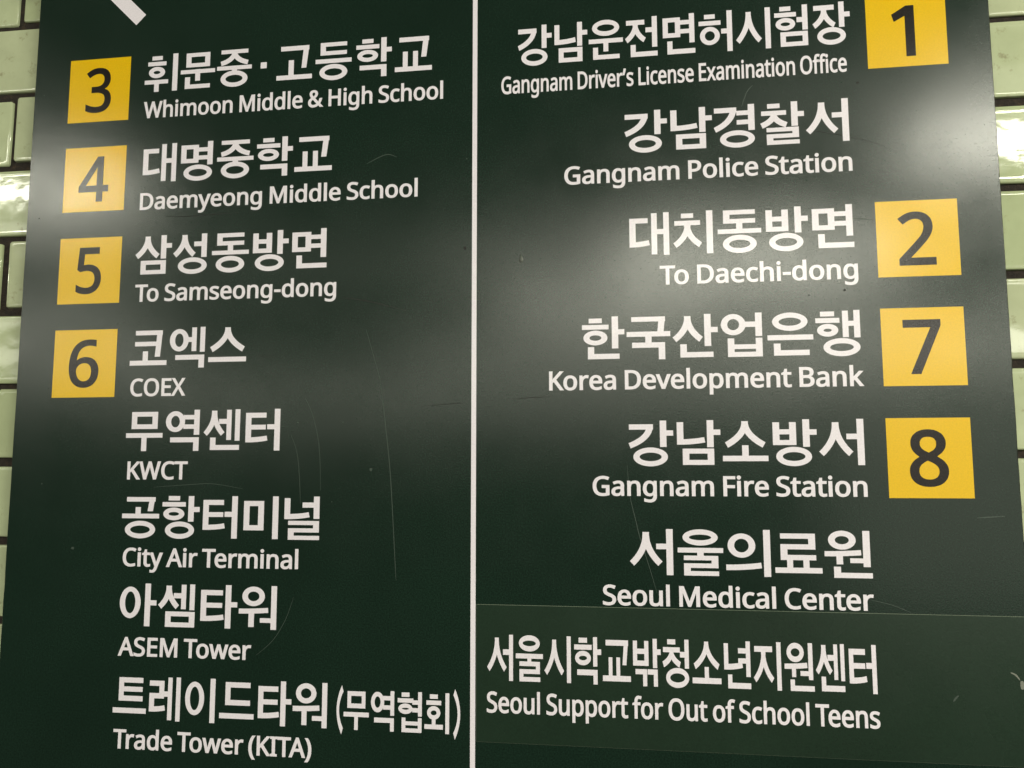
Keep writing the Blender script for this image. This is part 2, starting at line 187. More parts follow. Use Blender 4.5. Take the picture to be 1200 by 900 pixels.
GLY = json.loads(r'''{"H":[594,[[536,-15,423,-15,423,252,170,252,170,-15,58,-15,58,588,170,588,170,345,423,345,423,588,536,588]]],"&":[587,[[244,596,274,595,302,589,327,580,349,567,368,552,383,532,394,510,400,485,403,458,399,422,386,390,365,362,340,338,311,316,300,306,420,181,419,185,429,202,438,222,464,301,576,301,560,248,549,216,536,185,521,155,504,128,495,115,622,-11,482,-15,419,47,416,41,397,28,376,15,355,4,332,-5,308,-13,282,-19,253,-22,223,-23,185,-21,151,-15,119,-4,91,12,67,31,47,55,33,83,25,115,22,149,24,177,30,203,39,226,52,247,68,267,87,284,108,300,131,316,136,321,117,349,106,364,97,380,88,397,82,416,78,436,76,456,78,484,85,509,97,532,113,551,133,568,157,580,183,589,212,595],[206,254,172,228,161,217,152,206,145,194,140,182,137,168,136,152,139,128,147,109,159,92,177,80,199,72,226,70,255,71,282,77,306,85,327,96,346,109,345,112],[241,509,224,507,211,502,200,494,192,485,187,472,185,457,187,441,191,426,198,411,208,396,222,379,228,369,242,380,262,396,277,411,286,425,291,441,293,458,291,472,287,484,280,494,270,502,257,507]]],"(":[241,[[12,220,13,264,18,308,25,351,35,393,49,434,65,474,85,512,108,548,140,588,252,587,207,526,185,487,166,445,151,402,139,358,130,312,125,267,123,221,125,180,129,141,136,101,145,62,158,24,172,-14,190,-50,209,-84,251,-141,140,-142,108,-103,85,-67,65,-30,49,9,35,49,25,91,18,133,13,176]]],")":[241,[[229,220,227,176,223,133,216,91,206,49,192,9,176,-30,156,-67,133,-103,100,-142,-10,-141,31,-84,51,-50,68,-14,83,24,95,62,105,101,112,141,116,180,117,221,116,262,112,302,105,343,95,382,83,421,68,459,51,496,31,530,-11,586,100,588,133,548,156,512,176,474,192,434,206,393,216,351,223,308,227,264]]],"-":[258,[[12,169,12,261,246,261,246,169]]],"1":[459,[[300,-11,201,-11,201,400,201,440,202,470,206,478,206,469,179,446,106,389,50,454,221,584,300,584]]],"2":[459,[[432,-11,23,-11,23,63,178,218,250,295,268,316,282,337,293,358,300,379,305,401,307,424,304,451,296,471,283,488,266,499,245,507,220,509,196,508,173,503,153,496,133,485,113,472,80,450,23,516,86,557,106,567,127,576,149,583,172,588,196,591,221,592,257,590,290,583,319,572,345,557,367,538,385,516,398,489,406,460,409,428,407,397,400,368,389,339,374,312,356,286,335,259,258,177,143,63,143,75,432,75]]],"3":[459,[[410,439,409,413,403,389,394,367,382,348,366,331,348,317,327,306,304,297,292,293,292,308,323,301,361,285,390,263,411,234,424,201,428,163,425,129,417,97,403,68,382,42,356,21,324,3,286,-9,243,-17,193,-19,163,-18,135,-16,107,-12,81,-6,55,2,21,16,21,106,66,89,91,80,117,72,144,67,169,64,194,63,238,66,272,75,295,90,311,110,321,134,324,165,322,185,317,201,309,215,297,227,281,237,261,244,237,250,210,253,179,254,108,254,108,337,179,337,208,338,232,343,253,350,270,359,284,370,294,384,302,399,307,415,308,434,305,457,298,475,285,490,268,501,246,508,219,510,200,509,183,507,168,504,124,488,71,458,18,524,53,546,80,561,110,574,143,584,179,590,218,592,276,587,324,573,362,549,389,517,405,480]]],"4":[459,[[458,119,374,119,374,-11,276,-11,276,119,2,119,2,194,278,587,374,587,374,205,458,205],[276,374,277,412,278,445,279,474,279,489,301,489,289,462,270,432,112,204,276,205]]],"5":[459,[[221,363,260,360,296,353,329,341,358,325,382,305,402,280,417,251,425,219,428,183,425,143,416,107,400,75,379,47,352,23,320,5,284,-9,244,-17,199,-19,169,-18,140,-16,113,-11,87,-5,64,4,36,16,36,108,77,89,99,80,124,73,150,68,175,64,200,63,225,65,248,69,268,76,285,85,299,97,310,112,319,130,324,151,326,175,322,207,312,233,296,253,273,268,240,277,197,281,148,277,96,268,48,296,72,584,388,584,388,497,160,497,149,356,168,359]]],"6":[459,[[29,244,30,278,32,311,36,344,42,376,50,408,61,438,74,466,90,493,110,517,133,539,160,557,190,572,225,583,264,590,306,592,345,590,392,583,392,499,342,509,308,512,275,510,247,504,222,494,202,481,184,466,170,448,158,426,149,403,141,377,136,350,132,321,131,302,112,302,116,310,128,323,140,334,155,345,172,353,190,360,210,366,232,369,255,370,289,367,321,360,349,348,375,331,396,310,413,284,426,254,434,221,436,184,433,145,425,109,412,77,393,48,370,24,343,5,312,-8,277,-17,239,-19,210,-18,183,-12,157,-3,132,10,110,26,89,46,71,70,56,98,45,129,36,164,31,203],[238,63,266,66,289,76,309,92,324,114,333,145,336,184,333,216,325,242,312,263,294,279,271,289,240,292,219,290,199,285,182,278,167,267,154,255,144,242,136,227,132,213,131,198,131,182,134,165,137,149,143,134,150,119,158,105,168,93,180,83,192,74,206,68,221,64]]],"7":[459,[[86,-11,321,497,20,497,20,584,434,584,434,516,197,-11]]],"8":[459,[[229,592,263,590,294,585,323,575,349,562,372,546,390,525,404,501,413,474,415,444,413,420,408,398,398,378,386,360,372,344,355,329,337,316,318,304,321,303,321,301,343,288,364,274,384,258,400,241,414,221,425,200,432,175,434,148,431,116,422,86,408,59,388,36,364,16,336,1,304,-10,269,-17,231,-19,190,-17,153,-11,120,0,92,15,68,34,49,57,35,83,27,113,24,146,26,173,32,197,43,220,56,239,72,257,90,273,110,286,130,299,128,300,132,301,114,314,97,327,82,342,68,359,57,378,49,398,44,420,43,444,45,474,54,501,68,525,87,545,109,562,135,575,164,584,195,590],[123,145,126,122,134,102,148,84,168,71,195,62,229,59,262,62,289,71,309,84,323,102,332,123,335,148,333,163,329,178,322,191,313,203,300,214,285,225,267,236,247,246,224,255,217,258,201,250,182,239,166,228,153,217,142,205,134,192,128,178,125,162],[228,512,203,510,182,504,164,493,152,480,144,463,142,441,143,424,147,410,153,398,162,386,173,376,186,367,232,343,274,366,286,376,296,386,304,398,310,410,314,425,315,441,313,463,305,480,293,493,276,504,254,510]]],"A":[512,[[423,-15,354,162,155,162,87,-15,-29,-15,210,590,302,590,541,-15],[263,410,255,433,244,468,256,470,266,464,257,433,249,410,194,256,318,256]]],"B":[521,[[242,588,294,586,340,579,380,569,415,554,450,524,472,482,479,431,477,407,472,385,464,364,453,346,438,329,421,315,401,304,378,295,370,292,370,312,378,310,402,302,425,292,445,279,464,263,478,243,489,220,496,193,498,163,495,127,486,95,471,66,450,41,424,21,393,5,359,-6,321,-13,280,-15,58,-15,58,588],[255,344,297,346,326,353,344,364,355,378,361,398,364,422,361,447,353,465,340,478,318,487,286,494,244,496,170,496,170,344],[170,254,170,76,265,76,308,79,338,88,357,102,370,120,378,142,381,169,380,185,376,200,371,213,363,225,351,234,336,242,316,248,291,252,259,254]]],"C":[507,[[323,502,296,501,271,496,248,488,228,477,209,463,193,446,179,426,167,404,158,378,151,350,147,320,145,286,147,243,154,204,166,170,181,140,200,116,224,96,251,82,284,73,323,70,346,71,368,73,390,76,480,97,480,4,444,-6,420,-13,397,-17,371,-20,343,-22,312,-23,268,-21,227,-14,189,-2,155,15,116,45,84,81,60,124,46,161,37,200,31,242,29,287,31,331,37,372,48,411,63,447,82,479,105,509,132,535,163,556,198,573,237,586,279,593,324,596,354,595,384,592,413,586,441,579,467,571,509,554,463,467,388,493,368,498,346,501]]],"D":[585,[[557,292,554,244,547,200,535,160,518,123,489,81,452,46,408,19,370,4,329,-6,285,-13,238,-15,58,-15,58,588,255,588,298,586,339,579,378,569,413,554,456,528,491,494,519,454,536,419,547,380,554,338],[440,290,438,335,430,375,417,408,400,435,379,457,352,474,321,486,285,493,243,496,170,496,170,77,227,77,279,80,323,90,359,107,388,130,410,159,427,195,437,239]]],"E":[446,[[418,-15,58,-15,58,588,418,588,418,494,170,494,170,345,403,345,403,253,170,253,170,78,418,78]]],"F":[416,[[170,-15,58,-15,58,588,418,588,418,494,170,494,170,321,403,321,403,228,170,228]]],"G":[584,[[306,317,544,317,544,10,499,-2,466,-10,434,-16,400,-20,363,-22,323,-23,278,-21,236,-14,198,-2,163,15,122,44,89,80,63,123,48,159,37,199,31,241,29,286,31,331,38,373,50,413,67,449,96,492,132,528,176,557,213,574,254,586,298,593,345,596,378,595,410,592,441,586,470,580,498,571,543,555,500,465,461,479,439,486,416,493,392,498,367,501,342,502,301,499,266,491,235,476,208,456,186,432,168,403,155,368,147,330,144,286,147,244,154,206,165,172,180,142,201,117,226,97,257,82,295,73,340,70,402,73,432,80,432,223,306,223]]],"I":[272,[[259,-15,12,-15,12,54,79,69,79,503,12,519,12,588,259,588,259,519,192,503,192,69,259,54]]],"K":[496,[[532,-14,401,-15,205,251,170,215,170,-15,58,-15,58,588,170,588,164,318,184,355,234,409,394,588,524,585,286,322]]],"L":[420,[[58,-15,58,588,170,588,170,79,420,79,420,-15]]],"M":[727,[[317,-15,128,487,160,487,162,462,164,407,164,347,164,-15,58,-15,58,588,198,588,375,118,350,118,530,588,670,588,670,-15,558,-15,558,352,559,408,561,461,563,486,594,486,404,-15]]],"O":[626,[[597,287,595,243,590,201,580,162,566,126,548,93,526,63,500,37,469,16,436,-1,398,-13,357,-21,314,-23,268,-21,227,-13,189,-1,155,17,125,38,99,64,77,93,59,126,46,163,36,202,31,244,29,288,31,332,36,373,46,412,60,448,84,491,116,528,155,557,189,575,227,587,269,594,315,596,372,592,424,579,469,558,508,528,541,492,565,449,580,412,590,373,595,332],[145,287,147,243,154,203,164,168,178,139,196,114,218,95,245,81,277,72,314,70,351,73,382,81,409,95,430,114,448,139,462,168,473,203,479,243,481,287,478,336,471,380,458,417,440,448,418,472,390,489,356,499,314,503,277,500,245,492,218,478,196,459,178,435,164,405,154,371,147,331]]],"P":[485,[[230,588,284,585,332,576,373,561,406,540,439,503,458,457,464,405,463,379,459,355,451,331,441,308,426,287,408,267,386,250,360,235,330,224,296,215,258,210,216,208,170,208,170,-15,58,-15,58,588],[222,496,170,496,170,300,207,300,240,301,269,305,292,311,311,319,325,329,335,342,343,358,348,377,350,401,346,431,337,454,322,472,299,485,266,493]]],"S":[440,[[423,153,420,118,410,86,394,58,373,33,346,13,314,-3,279,-14,240,-21,198,-23,134,-20,78,-10,21,9,21,110,68,94,91,87,117,80,145,74,173,71,201,70,226,71,247,74,265,80,280,87,291,96,299,106,305,118,309,132,310,147,309,162,306,175,301,186,294,196,283,206,267,217,247,227,220,238,188,251,122,281,102,293,85,305,70,319,57,335,47,352,38,370,33,390,29,412,28,435,31,466,40,496,55,522,75,544,100,562,128,577,160,587,194,594,231,596,263,595,293,592,322,586,349,580,374,572,414,557,379,468,297,494,275,499,253,501,229,502,209,501,191,498,177,493,166,486,157,479,150,469,145,459,142,447,141,434,142,418,145,405,150,394,157,384,168,374,182,364,201,354,225,344,254,332,286,320,316,306,342,291,366,275,386,257,402,235,414,211,420,184]]],"T":[446,[[279,-15,167,-15,167,494,-12,494,-12,588,457,588,457,494,279,494]]],"W":[746,[[761,588,598,-15,495,-15,379,371,370,406,361,440,354,468,371,458,387,468,380,440,372,406,362,369,249,-15,146,-15,-16,588,101,588,193,227,202,190,210,154,216,120,201,117,187,122,194,158,203,195,212,231,318,588,422,588,532,229,542,191,551,154,558,119,543,117,530,131,540,178,552,227,644,588]]],"X":[470,[[502,-14,374,-15,233,220,91,-15,-32,-14,169,298,-20,587,107,588,236,376,366,588,488,587,300,300]]],"a":[450,[[231,452,282,448,326,435,361,414,386,382,400,342,405,293,405,-15,318,-15,304,46,326,46,319,36,305,22,291,10,275,0,258,-9,239,-15,219,-20,197,-22,172,-23,145,-21,119,-16,95,-8,72,4,53,20,37,40,26,63,19,90,17,120,23,164,43,201,76,231,108,248,147,260,191,268,242,272,296,274,296,284,294,314,288,335,279,348,266,357,249,363,227,365,207,364,188,361,169,356,95,328,59,407,96,424,120,433,146,441,173,447,202,451],[253,193,207,189,174,181,153,170,140,156,133,139,130,119,132,101,137,87,145,78,156,70,171,66,188,64,219,67,244,76,266,90,282,110,292,137,295,172,295,195]]],"c":[385,[[240,-23,201,-20,164,-12,130,2,99,22,73,48,51,81,36,119,27,163,24,213,27,264,37,310,53,349,75,381,101,408,133,428,168,442,205,450,245,453,268,452,291,450,313,446,333,441,352,435,384,423,349,338,288,355,243,361,220,359,200,354,183,345,170,333,159,317,149,298,143,274,139,246,137,213,139,182,143,155,149,131,158,112,170,96,183,84,199,75,217,70,240,68,261,69,280,71,296,75,371,99,371,6,344,-6,326,-12,308,-17,288,-20,265,-22]]],"d":[493,[[220,-23,165,-16,117,4,77,38,53,72,37,113,27,160,24,214,27,268,37,316,54,357,77,391,118,426,166,446,221,453,245,452,266,449,286,444,304,437,321,428,335,418,349,408,360,396,364,389,337,389,337,404,334,437,334,624,445,624,445,-15,351,-15,341,43,364,43,361,36,349,24,336,13,321,2,304,-6,286,-13,266,-19,244,-22],[232,66,268,69,294,80,312,97,324,122,332,157,335,201,335,213,332,261,324,299,312,328,294,348,268,360,231,364,202,360,180,347,162,326,149,295,140,258,137,213,140,167,149,130,162,102,180,82,202,70]]],"e":[452,[[234,453,273,450,308,441,340,427,367,407,390,382,408,353,421,319,429,283,431,244,431,186,139,186,142,160,152,126,169,101,191,82,219,71,255,67,279,68,302,70,322,74,412,103,412,10,377,-3,354,-10,331,-16,307,-20,280,-22,251,-23,209,-20,170,-11,134,4,101,25,74,51,52,84,37,122,27,165,24,212,27,258,35,301,50,339,69,373,94,401,124,423,157,440,194,450],[234,365,207,362,186,353,168,337,154,316,144,289,143,272,317,272,316,279,313,299,308,316,301,330,292,342,281,352,268,359,253,364]]],"f":[276,[[286,360,178,360,178,-15,67,-15,67,360,-8,360,-8,419,67,443,67,457,69,493,75,526,86,553,100,577,119,596,142,611,168,621,196,627,227,629,277,624,336,609,305,526,258,537,228,541,212,538,200,533,192,523,185,508,180,486,178,457,178,445,286,445]]],"g":[493,[[220,453,251,451,279,445,306,435,330,422,352,404,364,388,342,388,352,445,445,445,445,-8,443,-48,435,-84,422,-116,403,-144,379,-167,350,-185,315,-198,276,-205,233,-207,201,-207,172,-204,144,-200,117,-195,93,-188,58,-175,58,-77,107,-96,129,-104,153,-110,180,-115,208,-118,236,-119,266,-116,290,-106,309,-91,323,-70,332,-44,335,-12,335,4,336,32,336,42,364,42,353,26,332,8,307,-6,281,-15,252,-21,221,-23,164,-16,115,5,76,41,53,76,37,116,27,163,24,214,27,265,37,310,53,351,75,387,115,423,164,446],[230,363,211,362,195,356,181,347,169,335,158,318,149,298,143,274,138,245,137,213,140,167,149,129,163,101,181,81,203,69,233,65,251,66,267,68,281,72,293,78,303,85,311,94,318,105,325,119,329,135,333,153,335,174,336,198,336,214,335,249,331,279,324,303,315,323,304,338,291,349,275,357,254,362]]],"h":[496,[[159,430,157,398,157,385,129,385,134,394,147,408,162,420,179,429,196,437,215,444,234,448,254,451,274,452,309,450,341,444,369,434,394,420,415,400,431,377,442,349,449,316,451,280,451,-15,341,-15,341,274,339,304,332,326,323,343,309,354,291,361,264,363,238,362,217,356,200,348,188,336,177,321,169,303,164,280,160,253,159,222,159,-15,48,-15,48,624,159,624]]],"i":[207,[[159,445,159,-15,48,-15,48,445],[104,606,119,604,133,600,146,591,157,579,163,564,165,546,163,529,157,514,147,501,134,493,119,488,104,486,88,488,74,493,60,502,50,514,44,529,42,546,44,563,50,579,61,591,74,600,89,605]]],"k":[428,[[158,291,157,257,156,236,128,236,137,249,157,274,174,295,318,445,446,442,261,245,457,-13,326,-15,184,179,158,151,158,-15,48,-15,48,624,158,624]]],"l":[207,[[159,-15,48,-15,48,624,159,624]]],"m":[750,[[540,453,588,448,630,435,663,411,687,377,701,333,705,280,705,-15,595,-15,595,276,593,305,587,327,578,343,567,354,550,361,528,363,495,360,471,350,454,333,442,309,434,277,431,237,431,-15,322,-15,322,276,321,296,318,313,314,327,308,339,301,348,293,354,283,359,270,362,254,363,230,362,211,356,197,348,185,337,176,322,169,303,163,280,160,254,159,223,159,-15,48,-15,48,445,142,445,152,386,129,386,134,395,146,409,161,421,176,431,193,439,211,445,229,449,247,452,266,453,300,451,331,444,359,433,383,418,402,397,410,381,392,381,403,398,426,418,452,434,480,444,509,451]]],"n":[496,[[275,453,326,449,370,435,405,411,431,377,446,333,451,281,451,-15,341,-15,341,274,339,304,332,326,323,343,309,354,291,361,265,363,227,359,200,348,182,329,170,303,162,267,159,222,159,-15,48,-15,48,445,142,445,152,386,129,386,135,395,148,409,164,421,180,431,198,439,217,445,236,449,255,452]]],"o":[485,[[462,216,460,180,455,147,447,116,435,88,420,63,403,40,382,21,358,5,332,-7,303,-16,273,-21,241,-23,211,-21,183,-16,155,-7,130,5,106,21,85,40,67,63,52,88,40,116,31,146,26,180,24,216,27,263,36,305,50,343,70,376,96,403,127,425,162,441,201,450,244,453,284,450,322,440,357,425,388,403,414,376,435,343,450,305,459,263],[137,216,138,185,143,157,149,133,158,113,170,96,183,83,200,73,219,68,243,66,267,68,286,73,303,83,316,96,328,113,337,133,343,157,347,185,349,216,347,247,343,274,337,298,327,318,316,334,302,346,286,356,266,361,243,363,208,359,182,347,163,326,149,297,140,261]]],"p":[493,[[273,453,327,446,376,426,416,393,440,358,456,317,466,270,469,216,467,168,459,125,445,87,427,54,404,26,376,5,344,-11,310,-20,272,-23,249,-22,227,-19,207,-13,189,-6,172,2,157,12,130,40,156,40,157,21,159,-16,159,-207,48,-207,48,445,143,445,153,386,129,386,133,393,144,405,157,417,172,427,188,436,206,443,227,449,249,452],[259,363,236,362,216,357,201,349,188,339,178,325,170,307,164,286,160,260,159,229,159,216,160,183,163,155,169,130,177,110,187,94,200,82,215,73,236,68,261,66,282,68,299,74,313,84,326,98,336,115,345,136,351,160,355,187,356,216,353,260,345,297,331,326,313,347,290,359]]],"r":[331,[[268,453,297,452,342,446,327,351,285,357,264,359,250,358,237,355,225,350,213,343,202,334,191,324,182,312,174,298,168,283,163,267,160,249,159,229,159,-15,48,-15,48,445,144,445,152,366,126,366,130,375,142,391,156,406,171,419,188,430,206,440,226,447,247,451]]],"s":[384,[[368,119,365,90,357,63,343,40,325,20,302,5,275,-8,245,-16,212,-21,177,-23,147,-22,119,-20,95,-15,72,-10,52,-3,22,10,22,105,110,74,132,68,155,65,178,64,208,66,230,71,244,79,253,88,258,99,260,113,259,120,257,126,255,133,250,139,241,146,230,154,166,182,93,214,73,227,55,241,40,258,29,277,23,299,21,324,27,362,45,395,74,421,111,439,154,449,202,453,229,452,255,449,280,445,303,439,326,431,366,417,326,334,253,358,235,362,216,364,197,365,173,364,155,360,142,353,134,346,130,338,128,327,129,320,131,313,134,308,140,301,149,295,162,287,227,260,298,228,319,215,336,201,350,184,360,165,366,143]]],"t":[289,[[212,65,242,67,292,77,292,-6,243,-19,200,-23,175,-22,152,-17,130,-10,108,1,90,17,74,36,63,61,56,91,54,125,54,360,-7,360,-7,419,58,448,88,543,164,543,164,445,289,445,289,360,164,360,164,127,166,106,171,90,178,79,187,71,198,67]]],"u":[496,[[447,445,447,-15,353,-15,343,42,366,42,362,33,348,19,332,8,315,-2,297,-10,279,-16,259,-20,240,-22,220,-23,185,-21,153,-15,125,-5,100,9,79,29,63,52,52,80,45,112,43,148,43,445,155,445,155,154,157,125,163,103,173,86,186,75,205,68,230,66,257,67,278,73,295,81,308,93,318,108,326,126,332,149,336,176,337,206,337,445]]],"v":[407,[[149,-15,-29,445,89,445,186,181,199,142,213,100,217,78,189,78,195,101,208,143,222,181,318,445,436,445,258,-15]]],"w":[630,[[326,239,317,272,308,304,301,332,300,342,329,342,328,332,321,304,313,271,303,238,222,-14,111,-14,-17,446,97,446,161,205,173,158,183,112,186,88,157,88,159,100,165,131,174,164,182,193,263,446,369,446,447,193,459,153,470,112,474,89,444,89,447,111,457,156,470,205,534,446,648,446,517,-14,405,-14]]],"x":[424,[[146,220,-14,444,112,445,212,294,312,445,437,444,278,220,445,-14,319,-15,212,145,104,-15,-21,-14]]],"y":[409,[[-29,445,90,445,188,190,203,148,216,109,221,83,193,83,205,125,226,191,319,445,438,445,242,-65,231,-91,219,-116,204,-138,188,-158,169,-175,148,-189,124,-199,97,-206,67,-207,31,-205,-11,-199,-11,-112,32,-118,56,-120,69,-119,80,-116,90,-112,99,-106,107,-99,114,-90,121,-79,127,-67,133,-53,152,-2]]],"’":[140,[[153,566,131,498,106,432,75,361,-16,361,2,428,13,479,22,529,33,588,136,588]]]}''')
# ---------------------------------------------------------------- hangul drawn stroke by stroke on a 100 x 100 cell (y down)
VT, HT = 14.5, 12.0
def _rect(x0, y0, x1, y1): return [[(x0, y0), (x1, y0), (x1, y1), (x0, y1)]]
class Gl:
    """collects the strokes of one syllable"""
    def __init__(s): s.sh = []
    def H(s, x0, x1, y, t=None):
        t = HT if t is None else t
        s.sh.append(_rect(x0, y, x1, y + t))
    def V(s, x, y0, y1, t=None):
        t = VT if t is None else t
        s.sh.append(_rect(x, y0, x + t, y1))
    def P(s, pts): s.sh.append([pts])
    def O(s, x0, y0, x1, y1, tx=None, ty=None):
        tx = VT * .97 if tx is None else tx
        ty = HT * .95 if ty is None else ty
        cx, cy, rx, ry = (x0 + x1) / 2, (y0 + y1) / 2, (x1 - x0) / 2, (y1 - y0) / 2
        n = 40
        a = [(cx + rx * math.cos(6.2832 * i / n), cy + ry * math.sin(6.2832 * i / n)) for i in range(n)]
        b = [(cx + (rx - tx) * math.cos(6.2832 * i / n), cy + (ry - ty) * math.sin(6.2832 * i / n)) for i in range(n)]
        s.sh.append([a, b])
    def C(s, pts, t0, t1=None, n=10):
        """a stroke of width t0..t1 along a quadratic curve through three control points, cut square"""
        t1 = t0 if t1 is None else t1
        (ax, ay), (bx, by), (cx, cy) = pts
        L, R = [], []
        for i in range(n + 1):
            u = i / n
            x = (1-u)**2*ax + 2*u*(1-u)*bx + u*u*cx; y = (1-u)**2*ay + 2*u*(1-u)*by + u*u*cy
            dx = 2*(1-u)*(bx-ax) + 2*u*(cx-bx); dy = 2*(1-u)*(by-ay) + 2*u*(cy-by)
            l = math.hypot(dx, dy) or 1; w = (t0 + (t1 - t0) * u) / 2
            L.append((x - dy/l*w, y + dx/l*w)); R.append((x + dy/l*w, y - dx/l*w))
        s.sh.append([L + R[::-1]])
    # ---- consonants in a box x0 y0 x1 y1
    def g(s, x0, y0, x1, y1, ht=None):            # curved, beside an upright vowel
        s.H(x0, x1, y0, ht)
        h = HT if ht is None else ht
        w = x1 - x0
        s.C([(x1 - VT*.48, y0 + h*.4), (x1 - VT*.7, y0 + (y1-y0)*.62), (x0 + 1, y1 - 4)], VT*.98, HT*1.05)
    def gs(s, x0, y0, x1, y1):                    # straight, over a level vowel
        s.H(x0, x1, y0)
        s.P([(x1 - VT, y0), (x1, y0), (x1 - 7, y1), (x1 - VT - 6, y1)])
    def G(s, x0, y0, x1, y1, t=None): s.H(x0, x1, y0, t); s.V(x1 - VT, y0, y1)
    def n(s, x0, y0, x1, y1):                     # tail rises
        s.V(x0, y0, y1)
        s.C([(x0, y1 - HT*.5), ((x0*.45 + x1*.55), y1 - HT*.45), (x1, y1 - HT*.5 - 4.5)], HT)
    def N(s, x0, y0, x1, y1, t=None):
        t = t or HT; s.V(x0, y0, y1); s.H(x0, x1, y1 - t, t)
    def d(s, x0, y0, x1, y1):
        s.H(x0, x1 - 3, y0); s.V(x0, y0, y1)
        s.C([(x0, y1 - HT*.5), ((x0*.45 + x1*.55), y1 - HT*.45), (x1, y1 - HT*.5 - 4)], HT)
    def D(s, x0, y0, x1, y1, t=None):
        s.H(x0, x1, y0, t); s.V(x0, y0, y1); s.H(x0, x1, y1 - (t or HT), t)
    def t_(s, x0, y0, x1, y1):
        s.d(x0, y0, x1, y1); s.H(x0, x1 - 4, (y0 + y1 - HT)/2 - .5, HT*.95)
    def T(s, x0, y0, x1, y1): s.D(x0, y0, x1, y1); s.H(x0, x1 - 1, (y0 + y1 - HT)/2, HT*.95)
    def r(s, x0, y0, x1, y1):
        m = (y0 + y1 - HT)/2 - 1
        s.H(x0, x1 - 3, y0); s.V(x1 - 3 - VT, y0, m + HT); s.H(x0, x1 - 3, m); s.V(x0, m, y1)
        s.C([(x0, y1 - HT*.5), ((x0*.45 + x1*.55), y1 - HT*.45), (x1, y1 - HT*.5 - 3.5)], HT)
    def R(s, x0, y0, x1, y1, t=None):
        t = t or 9.5
        m = (y0 + y1 - t)/2
        s.H(x0, x1, y0, t); s.V(x1 - VT, y0, m + t); s.H(x0, x1, m, t); s.V(x0, m, y1); s.H(x0, x1 + 1, y1 - t, t)
    def m(s, x0, y0, x1, y1, t=None):
        t = t or HT
        s.H(x0, x1, y0, t); s.H(x0, x1, y1 - t, t); s.V(x0, y0, y1); s.V(x1 - VT, y0, y1)
    def b(s, x0, y0, x1, y1, t=None):
        t = t or HT*.92
        s.V(x0, y0, y1); s.V(x1 - VT, y0, y1); s.H(x0, x1, y1 - t, t); s.H(x0, x1, y0 + (y1 - y0 - t)*.40, t)
    def s_(s, x0, y0, x1, y1, w=None, top=None):
        cx = (x0 + x1)/2; w = w or HT*1.12; h = y1 - y0
        s.C([(cx, y0), (cx + 1, y0 + h*.52), (x0 + 3.5, y1 - 4.5)], VT*.98, w)
        s.C([(cx, y0), (cx - 1, y0 + h*.52), (x1 - 3.5, y1 - 4.5)], VT*.98, w)
    def j(s, x0, y0, x1, y1, t=None):
        cx = (x0 + x1)/2; h = y1 - y0; t = t or HT
        s.H(x0 + 3, x1 - 3, y0, t)
        s.C([(cx + 1, y0 + t*.5), (cx + 1, y0 + h*.6), (x0 + 3, y1 - 4.5)], VT*.95, HT*1.08)
        s.C([(cx - 1, y0 + t*.5), (cx - 1, y0 + h*.6), (x1 - 3, y1 - 4.5)], VT*.95, HT*1.08)
    def ch(s, x0, y0, x1, y1, t=None):
        t = t or HT*.9
        cx = (x0 + x1)/2
        s.H(cx - 14, cx + 14, y0, t); s.j(x0, y0 + t + 6, x1, y1, t)
    def h(s, x0, y0, x1, y1, t=None, gap=3.2):
        t = t or HT*.9
        cx = (x0 + x1)/2
        s.H(cx - 15, cx + 15, y0, t); s.H(x0, x1, y0 + t + gap + 2, t)
        s.O(x0 + 3, y0 + 2*t + gap*2 + 2.5, x1 - 3, y1, VT*.95, HT*.88)
    # ---- upright vowels
    def a(s, x, y0, y1, c, w=13): s.V(x, y0, y1); s.H(x, x + VT + w, c - HT/2)
    def eo(s, x, y0, y1, c, w=15): s.V(x, y0, y1); s.H(x - w, x + 2, c - HT/2)
    def yeo(s, x, y0, y1, c1, c2, w=15): s.V(x, y0, y1); s.H(x - w, x + 2, c1 - HT*.45, HT*.9); s.H(x - w, x + 2, c2 - HT*.45, HT*.9)
    def ae(s, x1, x2, y0, y1, c): s.V(x1, y0 + 1, y1 - 2, VT*.9); s.V(x2, y0, y1, VT*.9); s.H(x1, x2 + 2, c - HT/2)
    def e(s, x1, x2, y0, y1, c, w): s.V(x1, y0 + 1, y1 - 2, VT*.86); s.V(x2, y0, y1, VT*.88); s.H(x1 - w, x1 + 2, c - HT/2)

